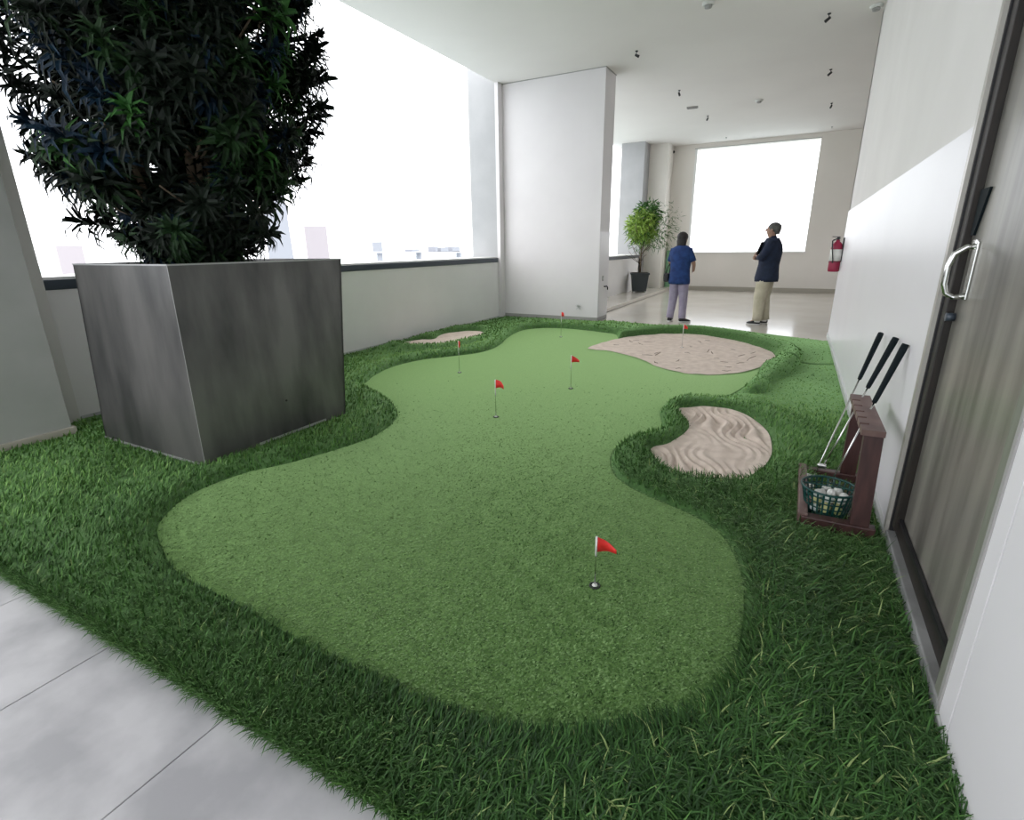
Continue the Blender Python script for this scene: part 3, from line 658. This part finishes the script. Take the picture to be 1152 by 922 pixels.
m1 = MB(); m1.box(.045, .062, -.02, .02, .10, .34); m1.sweep([(.056*math.cos(t), .056*math.sin(t), .10) for t in np.linspace(-3.1, 3.1, 20)], .003, n=5); m1.build('bracket', M['black'], ex)

# ---------------------------------------------------------------- ceiling fittings
def spot(u, v, rz, label):
    p = at_floor(u, v, CH-.05); t = empty('spotlight', (p.x, p.y, CH), rz, label, 'spotlight', 'small black spotlights on the ceiling')
    MB().lathe([(.016, 0), (.016, -.008), (.004, -.010), (.004, -.026)], n=14).build('mount', M['black'], t)
    h = MB(); h.sweep([(-.016, 0, -.036), (.030, 0, -.058)], [.012, .015], n=14); h.build('lamp_head', M['black'], t)
spot(716, 63, .4, 'black ceiling spotlight near the top of the big white column'); spot(764, 106, 1.5, 'small black ceiling spotlight farther along left of the slot diffuser'); spot(796, 134, 2, 'black ceiling spotlight just beyond the slot diffuser')
spot(932, 22, 2.6, 'nearest ceiling spotlight in the right-hand row'); spot(934, 83, 2.4, 'second ceiling spotlight of the right-hand row'); spot(935, 120, 1.8, 'third ceiling spotlight of the right-hand row')
def disc(u, v, label):
    p = at_floor(u, v, CH-.02); t = empty('smoke_detector', (p.x, p.y, CH), 0, label, 'detector', 'round ceiling detectors')
    MB().lathe([(.055, 0), (.055, -.012), (.045, -.022), (.045, -.022)], n=22).build('base', M['white'], t); MB().lathe([(.034, -.022), (.030, -.040), (.010, -.046), (.001, -.046)], n=22).build('sensor', M['plinth'], t)
disc(797, 6, 'round ceiling detector at the top edge above the spotlights'); disc(854, 114, 'round ceiling detector in front of the bright back window'); disc(986, 9, 'round ceiling detector close to the right wall')
p = at_floor(779, 121, CH-.01); t = empty('slot_diffuser', (p.x, p.y, CH), .1, 'short dark slot diffuser in the ceiling', 'vent')
MB().box(-.085, .085, -.035, .035, -.022, 0, bevel=.006).build('housing', M['plinth'], t); MB().box(-.07, .07, -.022, .022, -.024, -.02).build('slot', M['black'], t)
for u, v in ((817, 155), (936, 143)):
    p = at_floor(u, v, CH-.01); t = empty('sprinkler', (p.x, p.y, CH), 0, 'tiny sprinkler on the ceiling %s' % ('above the back window' if u < 900 else 'beyond the right-hand spotlights'), 'sprinkler', 'sprinklers on the ceiling')
    MB().lathe([(.016, 0), (.016, -.005), (.005, -.007), (.005, -.022), (.012, -.023), (.012, -.026)], n=12).build('sprinkler_head', M['plinth'], t)
p = at_y(758, 171, 12.86); t = empty('security_camera', (p.x, 12.90, p.z), 0, 'small black camera high on the back wall left of the window', 'camera')
MB().box(-.012, .012, -.05, 0, -.005, .02).build('bracket', M['black'], t); MB().ball((0, -.06, 0), .03).build('dome', M['black'], t)
# fittings on the big column
p = at_x(678, 313, -2.354); t = empty('wall_socket', (-2.354, p.y, p.z), 0, 'grey socket plate on the big column\'s side', 'socket')
MB().box(0, .006, -.026, .026, -.034, .034, bevel=.002).build('plate', M['plinth'], t); MB().box(.006, .010, -.014, .014, -.018, .018).build('insert', M['skirt_light'], t)
p = at_x(680, 324, -2.354); t = empty('wall_tap', (-2.354, p.y, p.z), 0, 'small black hook-shaped tap below the grey socket', 'tap')
MB().sweep([(0, 0, .02), (.03, 0, .03), (.045, 0, .015), (.045, 0, -.02)], .008, n=8).build('spout', M['black'], t); MB().box(-.0, .03, -.035, .0, .02, .032).build('lever', M['black'], t)
p = at_y(651, 345, 6.93); t = empty('spigot', (p.x, 6.93, p.z), 0, 'small pale splayed bracket low on the big column\'s front', 'bracket')
for a in (-1.2, -.6, 0, .6, 1.2, 2.4, -2.4): MB().sweep([(0, -.002, 0), (.045*math.sin(a), -.02, .045*math.cos(a))], [.005, .003], n=6).build('prong', M['skirt_light'], t)

# ---------------------------------------------------------------- potted plant in the alcove
pp = Vector((-2.895, 11.15, .06)); pt = empty('plant_pot', (pp.x, pp.y, .06), .35, 'charcoal square pot on the raised floor in the alcove', 'pot')
m1 = MB()
def fr(w0, w1, z0, z1): m1.prism([(-w0, -w0, z0), (w0, -w0, z0), (w0, w0, z0), (-w0, w0, z0), (-w1, -w1, z1), (w1, -w1, z1), (w1, w1, z1), (-w1, w1, z1)])
fr(.135, .170, .02, .36); m1.build('body', M['pot'], pt)
m1 = MB(); m1.box(-.185, .185, -.185, .185, .355, .395, bevel=.006); m1.build('rim', M['pot'], pt); MB().box(-.16, .16, -.16, .16, .392, .399).build('soil', M['soil'], pt)
for sx_ in (-1, 1):
    for sy_ in (-1, 1): MB().box(sx_*.12-.018, sx_*.12+.018, sy_*.12-.018, sy_*.12+.018, 0, .025).build('foot', M['white'], pt)
PL = (pp.x, pp.y, .459); tp = empty('alcove_tree', PL, 0, 'slim small tree with a bright yellow-green leafy ball in the alcove pot', 'tree')
MB().sweep([(0, 0, -.005), (.005, .01, .2), (-.005, 0, .45), (.0, 0, .75)], [.018, .014, .012, .010], n=8).build('trunk', M['bark'], tp)
r_ = random.Random(3); brs = []
for k in range(26):
    a = r_.uniform(0, 6.28); z0 = r_.uniform(.12, .6); ln = r_.uniform(.15, .36); p1 = Vector((math.cos(a)*ln*.6, math.sin(a)*ln*.6, z0+.12)); p2 = Vector((math.cos(a)*ln, math.sin(a)*ln, z0+r_.uniform(.10, .30)))
    MB().sweep([(0, 0, z0), p1, p2], [.006, .004, .003], n=5).build('twig', M['bark'], tp); brs.append(p2)
def leaves(nm, n, c, R3, L, w, m, rs, flat=1):
    r = np.random.default_rng(rs); V = []; F = []
    for i in range(n):
        d_ = r.normal(size=3); d_ /= np.linalg.norm(d_); p0 = np.array(c)+d_*np.array(R3)*r.random()**.4; a = r.normal(size=3)+d_*.8; a /= np.linalg.norm(a); a[2] -= .25
        s2 = np.cross(a, r.normal(size=3)); s2 /= np.linalg.norm(s2); l = L*(.6+.8*r.random()); b = len(V)
        V += [p0, p0+a*l*.4-s2*w/2, p0+a*l*.4+s2*w/2, p0+a*l*.4+np.cross(a, s2)*w*.2, p0+a*l]; F += [(b, b+1, b+3), (b, b+3, b+2), (b+1, b+4, b+3), (b+3, b+4, b+2)]
    o = np_mesh(nm, np.array(V), np.array(F), m, tp); o['kind'] = 'stuff'
tp.scale = (1.15, 1.15, 1.15)
leaves('leaf_ball', 1500, (.0, 0, .80), (.27, .27, .28), .11, .020, M['yellow_leaf'], 1)
leaves('dark_leaves', 600, (.06, .06, 1.0), (.22, .22, .22), .10, .024, M['leaf_mid'], 2)
leaves('lower_leaves', 420, (.10, 0, .66), (.42, .30, .30), .10, .014, M['leaf_mid'], 3)
leaves('outer_leaves', 260, (.30, .05, .80), (.36, .25, .45), .09, .010, M['leaf_mid'], 4)
gb = tag(MB().box(-2.73, -2.60, 12.80, 12.86, .0, .88, bevel=.004).build('green_board', M['panel_green']), 'narrow pale green board standing in the corner behind the woman in blue', 'board')

# ---------------------------------------------------------------- people
def skin_body(name, V, E, R_, m, parent, levels=2, root=0):
    me = bpy.data.meshes.new(name+'_cage'); me.from_pydata([tuple(v) for v in V], E, []); o = bpy.data.objects.new(name+'_cage', me); C.objects.link(o)
    md = o.modifiers.new('s', 'SKIN'); md.use_smooth_shade = True; sv = me.skin_vertices[0].data
    for i, r in enumerate(R_): sv[i].radius = r if isinstance(r, tuple) else (r, r)
    for v in sv: v.use_root = False
    sv[root].use_root = True
    s2 = o.modifiers.new('d', 'SUBSURF'); s2.levels = levels; s2.render_levels = levels
    bpy.context.view_layer.update(); dg = bpy.context.evaluated_depsgraph_get(); me2 = bpy.data.meshes.new_from_object(o.evaluated_get(dg))
    me2.name = name; me2.materials.clear(); me2.materials.append(m)
    for p in me2.polygons: p.use_smooth = True
    r = bpy.data.objects.new(name, me2); C.objects.link(r); r.parent = parent
    bpy.data.objects.remove(o); bpy.data.meshes.remove(me); return r
def hand(V, E, R_, wrist_i, wrist, d, palm_n, side_v, k=1.0, curl=.5):
    """palm plus four unequal fingers and a side thumb; d = direction of the hand, side_v = towards the thumb"""
    d = Vector(d).normalized(); sv = Vector(side_v).normalized(); pn = Vector(palm_n).normalized(); w = Vector(wrist)
    def add(p, r, fr_): V.append(p); R_.append(r*k); E.append((fr_, len(V)-1)); return len(V)-1
    pm = add(w+d*.035*k, (.017, .010), wrist_i); kn = add(w+d*.060*k, (.019, .009), pm)
    for j, (o_, ln) in enumerate(((.024, .060), (.008, .068), (-.008, .062), (-.022, .048))):
        b = w+d*.072*k+sv*o_*k; i1 = add(b, .0065, kn); i2 = add(b+(d*math.cos(curl*.6)+pn*math.sin(curl*.6))*ln*.5*k, .006, i1); add(b+(d*math.cos(curl*.6)+pn*math.sin(curl*.6))*ln*.5*k+(d*math.cos(curl*1.6)+pn*math.sin(curl*1.6))*ln*.5*k, .005, i2)
    t1 = add(w+d*.03*k+sv*.026*k, .0085, pm); add(w+d*.06*k+sv*.045*k+pn*.012*k, .007, t1)
def tmul(r, k): return (r[0]*k, r[1]*k) if isinstance(r, tuple) else r*k
class _R(list):
    def append(s, r): list.append(s, r)
def person(loc, rz, H, label, pose, shirt, trousers, skinm, hairm, female):
    """authored for a 1.0-tall figure facing +y; H scales it"""
    t = empty('person', loc, rz, label, 'person'); k = H
    V, E, R_ = [], [], []
    def add(p, r, fr_=None):
        V.append(Vector(p)*k); R_.append((r[0]*k, r[1]*k) if isinstance(r, tuple) else r*k)
        if fr_ is not None: E.append((fr_, len(V)-1))
        return len(V)-1
    lean = pose.get('lean', 0)
    pel = add((0, 0, .52), (.080, .055)); sp = add((0, -.005+lean*.4, .62), (.072, .050), pel); ch = add((0, -.008+lean, .74), (.085, .058), sp)
    nb_ = add((0, -.010+lean, .815), (.040, .034), ch); nk = add((0, .0+lean, .855), .030, nb_)
    hd = add((0, .012+lean, .893), (.044, .050), nk); h2 = add((0, .010+lean, .938), (.052, .060), hd); h3 = add((0, .004+lean, .972), (.040, .046), h2)
    for sg, hnd in ((-1, 'L'), (1, 'R')):
        sh = add((sg*.100, -.008+lean, .800), .032, nb_); el = add(pose['el'+hnd], .022, sh); wr2 = add(pose['wr'+hnd], .0165, el)
        d = (Vector(pose['wr'+hnd])-Vector(pose['el'+hnd])).normalized()
        d = Vector(pose.get('hd'+hnd, tuple(d)))
        V2, E2, R2 = [], [], []
        def addh(p, r, fr_): V.append(p); R_.append(r); E.append((fr_, len(V)-1)); return len(V)-1
        w = Vector(pose['wr'+hnd])*k; d.normalize(); pn = Vector(pose.get('pn'+hnd, (0, 0, -1))); sv_ = Vector(pose.get('th'+hnd, (0, 0, 1))); kk = k/1.0
        pm = addh(w+d*.022*kk, (.013*kk, .008*kk), wr2); kn = addh(w+d*.040*kk, (.015*kk, .007*kk), pm)
        for o_, ln in ((.015, .036), (.005, .041), (-.005, .038), (-.014, .030)):
            b = w+(d*.046+sv_*o_)*kk; i1 = addh(b, .0046*kk, kn); e1 = b+(d*.9+pn*.35)*ln*.5*kk; i2 = addh(e1, .0042*kk, i1); addh(e1+(d*.55+pn*.8)*ln*.5*kk, .0034*kk, i2)
        t1 = addh(w+(d*.018+sv_*.018)*kk, .0055*kk, pm); addh(w+(d*.040+sv_*.030+pn*.006)*kk, .0046*kk, t1)
    for sg, ft in ((-1, 'L'), (1, 'R')):
        fx, fy = pose['ft'+ft]; hp_ = add((sg*.048, 0, .49), .050, pel); kn_ = add(((sg*.048+fx)/2+pose.get('kn', 0)*0, (fy)/2+.012, .275), .034, hp_); an = add((fx, fy-.012, .045), .022, kn_); add((fx+pose['toe'+ft][0]*.06, fy+pose['toe'+ft][1]*.06, .018), .018, an)
    skin_body('body', V, E, R_, skinm, t)
    # face: nose, ears, eyes, brows, mouth
    hc = Vector((0, .010+lean, .930))*k
    f = MB(); f.prism([hc+Vector(p)*k for p in ((-.008, .050, -.012), (.008, .050, -.012), (.007, .068, -.010), (-.007, .068, -.010), (-.003, .046, .012), (.003, .046, .012), (.003, .058, .012), (-.003, .058, .012))]); f.build('nose', skinm, t)
    for sg in (-1, 1):
        MB().ball(hc+Vector((sg*.048, -.004, -.004))*k, .012*k, .5, .9, 1.4, seg=10).build('ear', skinm, t)
        MB().ball(hc+Vector((sg*.018, .050, .010))*k, .006*k, 1.2, .6, .8, seg=10).build('eye', M['black'], t)
    MB().box(*(hc.x-.014*k, hc.x+.014*k, hc.y+.048*k, hc.y+.054*k, hc.z-.030*k, hc.z-.026*k)).build('mouth', M['ext'], t)
    # hair
    hb = MB()
    if female:
        hb.ball(Vector((0, -.006+lean, .945))*k, .060*k, 1.0, 1.05, .95, seg=18); hb.sweep([Vector(p)*k for p in ((0, -.010+lean, .95), (0, -.024+lean, .90), (0, -.024+lean, .855), (.004, -.030+lean, .800))], [(.052*k, .050*k), (.055*k, .042*k), (.052*k, .030*k), (.038*k, .018*k)], n=16, side=(1, 0, 0))
    else:
        hb.ball(Vector((0, -.008+lean, .948))*k, .058*k, .96, 1.06, .92, seg=18); hb.sweep([Vector(p)*k for p in ((0, -.024+lean, .965), (0, -.032+lean, .925), (0, -.034+lean, .888))], [(.052*k, .046*k), (.050*k, .036*k), (.036*k, .022*k)], n=14, side=(1, 0, 0))
    hb.build('hair', hairm, t)
    # shirt: torso and sleeves
    s_ = MB(); w_ = pose.get('wide', 1)
    dp = pose.get('deep', 1); prof_ = [(.435, .104, .080), (.47, .106, .082), (.53, .100, .076), (.60, .096, .070), (.68, .102, .074), (.74, .112, .076), (.785, .118, .068), (.815, .108, .058), (.838, .076, .048), (.855, .048, .042)]
    s_.sweep([Vector((0, -.004+lean*min(1, max(0, (z-.5)/.25)), z))*k for z, a, b in prof_], [(a*k*w_, b*k*w_*dp) for z, a, b in prof_], n=24, side=(1, 0, 0))
    for sg, hnd in ((-1, 'L'), (1, 'R')):
        shp = Vector((sg*.088, -.008+lean, .800)); el = Vector(pose['el'+hnd]); wr3 = Vector(pose['wr'+hnd]); fr2 = pose.get('sleeve', .75)
        pts = [Vector((sg*.06, -.008+lean, .795)), shp, shp.lerp(el, .5), shp.lerp(el, min(fr2, 1))]; rr = [.038, .044, .040, .038]
        if fr2 > 1: pts += [el.lerp(wr3, fr2-1)]; rr += [.027]
        s_.sweep([p*k for p in pts], [r*k for r in rr], n=14)
    s_.build('shirt', shirt, t)
    # collar
    MB().sweep([Vector((0, lean, .852))*k, Vector((0, lean+.002, .872))*k], [(.044*k, .041*k), (.037*k, .036*k)], n=16, side=(1, 0, 0)).build('collar', shirt, t)
    tr_ = MB(); tr_.sweep([Vector((0, -.002, z))*k for z in (.44, .50, .56)], [(.088*k*w_, .064*k*w_), (.088*k*w_, .066*k*w_), (.070*k, .050*k)], n=20, side=(1, 0, 0))
    for sg, ft in ((-1, 'L'), (1, 'R')):
        fx, fy = pose['ft'+ft]; a = Vector((sg*.044, -.002, .50)); b = Vector(((sg*.046+fx)/2, fy/2+.010, .275)); c = Vector((fx, fy-.014, .045))
        tr_.sweep([p*k for p in (a, a.lerp(b, .35), a.lerp(b, .75), b, b.lerp(c, .4), b.lerp(c, .8), c)], [(r*k, r*k*1.05) for r in [q_*pose.get('leg', 1) for q_ in (.050, .053, .047, .042, .039, .036, .036)]], n=16, side=(1, 0, 0))
    tr_.build('trousers', trousers, t)
    for sg, ft in ((-1, 'L'), (1, 'R')):
        fx, fy = pose['ft'+ft]; dx, dy = pose['toe'+ft]; d = Vector((dx, dy, 0)).normalized(); p0 = Vector((fx, fy-.012, 0)); sd = Vector((-d.y, d.x, 0))
        sh = MB(); sh.sweep([(p0+d*q_+Vector((0, 0, z)))*k for q_, z in ((-.035, .022), (-.025, .026), (.0, .030), (.04, .024), (.075, .019), (.096, .014))], [(a*k, b*k) for a, b in ((.012, .014), (.022, .021), (.025, .026), (.026, .019), (.025, .014), (.010, .008))], n=14, side=sd)
        so = sh.build('shoe', pose['shoe'+ft], t)
        sl = MB(); sl.sweep([(p0+d*q_+Vector((0, 0, .007)))*k for q_ in (-.038, -.02, .04, .08, .100)], [(a*k, .007*k) for a in (.014, .025, .028, .026, .010)], n=12, side=sd); sl.build('sole', pose['sole'], so)
    return t, k
# man in profile facing the image's left, arms folded round a black folder
ml = at_floor(853, 364.5); ml.z = -.004
sock = M['white']
pose = dict(elL=(-.135, .050, .660), elR=(.135, .050, .655), wrL=(-.005, .125, .690), wrR=(.0, .128, .660), hdL=(.9, .1, .15), hdR=(-.9, .1, .1), pnL=(0, -1, 0), pnR=(0, -1, 0), ftL=(-.05, .04), ftR=(.05, -.012), toeL=(-.05, 1), toeR=(.12, 1),
            shoeL=M['black'], shoeR=M['black'], sole=M['white'], sleeve=1.35, lean=-.012, wide=1.08, deep=1.28, leg=1.28)
man, k = person((ml.x+.02, ml.y+.03, ml.z), math.radians(84), 1.255, 'man in profile with grey hair, navy shirt and beige trousers, arms folded', pose, M['navy'], M['khaki'], M['skin'], M['hair_grey'], False)
for sx_ in (-.05, .05): MB().sweep([Vector((sx_, (.026 if sx_ < 0 else -.026), .028))*k, Vector((sx_, (.024 if sx_ < 0 else -.028), .075))*k], [.034*k, .030*k], n=12).build('sock', sock, man)
fo = empty('folder', man.location+Vector((-.175, .0, .72*k)), math.radians(84), 'black folder held upright against the chest by the man in the navy shirt', 'folder')
m1 = MB(); m1.prism([(-.10, -.035, -.07), (.10, -.035, -.07), (.10, -.022, -.075), (-.10, -.022, -.075), (-.10, -.085, .075), (.10, -.085, .075), (.10, -.072, .080), (-.10, -.072, .080)]); m1.build('cover', M['black'], fo)
fo.location = man.location+Vector((-.160, -.02, .755*k))
# woman from behind
wl = at_floor(760.5, 361.5); wl.z = -.004
pose = dict(elL=(-.140, .015, .655), elR=(.152, .010, .650), wrL=(-.080, .125, .640), wrR=(.105, .115, .575), hdL=(.5, .8, .1), hdR=(-.5, .8, .1), thL=(.2, 0, 1), ftL=(-.078, 0.0), ftR=(.070, .01), toeL=(-.25, 1), toeR=(.75, .65),
            shoeL=M['black'], shoeR=M['black'], sole=M['white'], sleeve=.80, wide=1.16, leg=1.12)
wom, k = person((wl.x, wl.y, wl.z), math.radians(-14), 1.165, 'woman seen from behind with long dark hair, blue shirt and lilac trousers', pose, M['blue'], M['lilac'], M['skin'], M['hair'], True)
hb = empty('handbag', wom.location+Vector((-.165, .03, .50*k)), math.radians(-14), 'small black bag at the left hip of the woman in blue', 'bag')
m1 = MB(); m1.box(-.035, .035, -.06, .06, -.055, .06, bevel=.02); m1.build('pouch', M['black'], hb); m1 = MB(); m1.sweep([(0, -.05, .05), (.01, -.03, .14), (.02, .0, .18), (.01, .04, .14), (0, .05, .05)], .006, n=6); m1.build('strap', M['black'], hb)

# ---------------------------------------------------------------- units to metres
for me in bpy.data.meshes: me.transform(Matrix.Scale(S, 4))
for o in bpy.data.objects: o.location = o.location*S
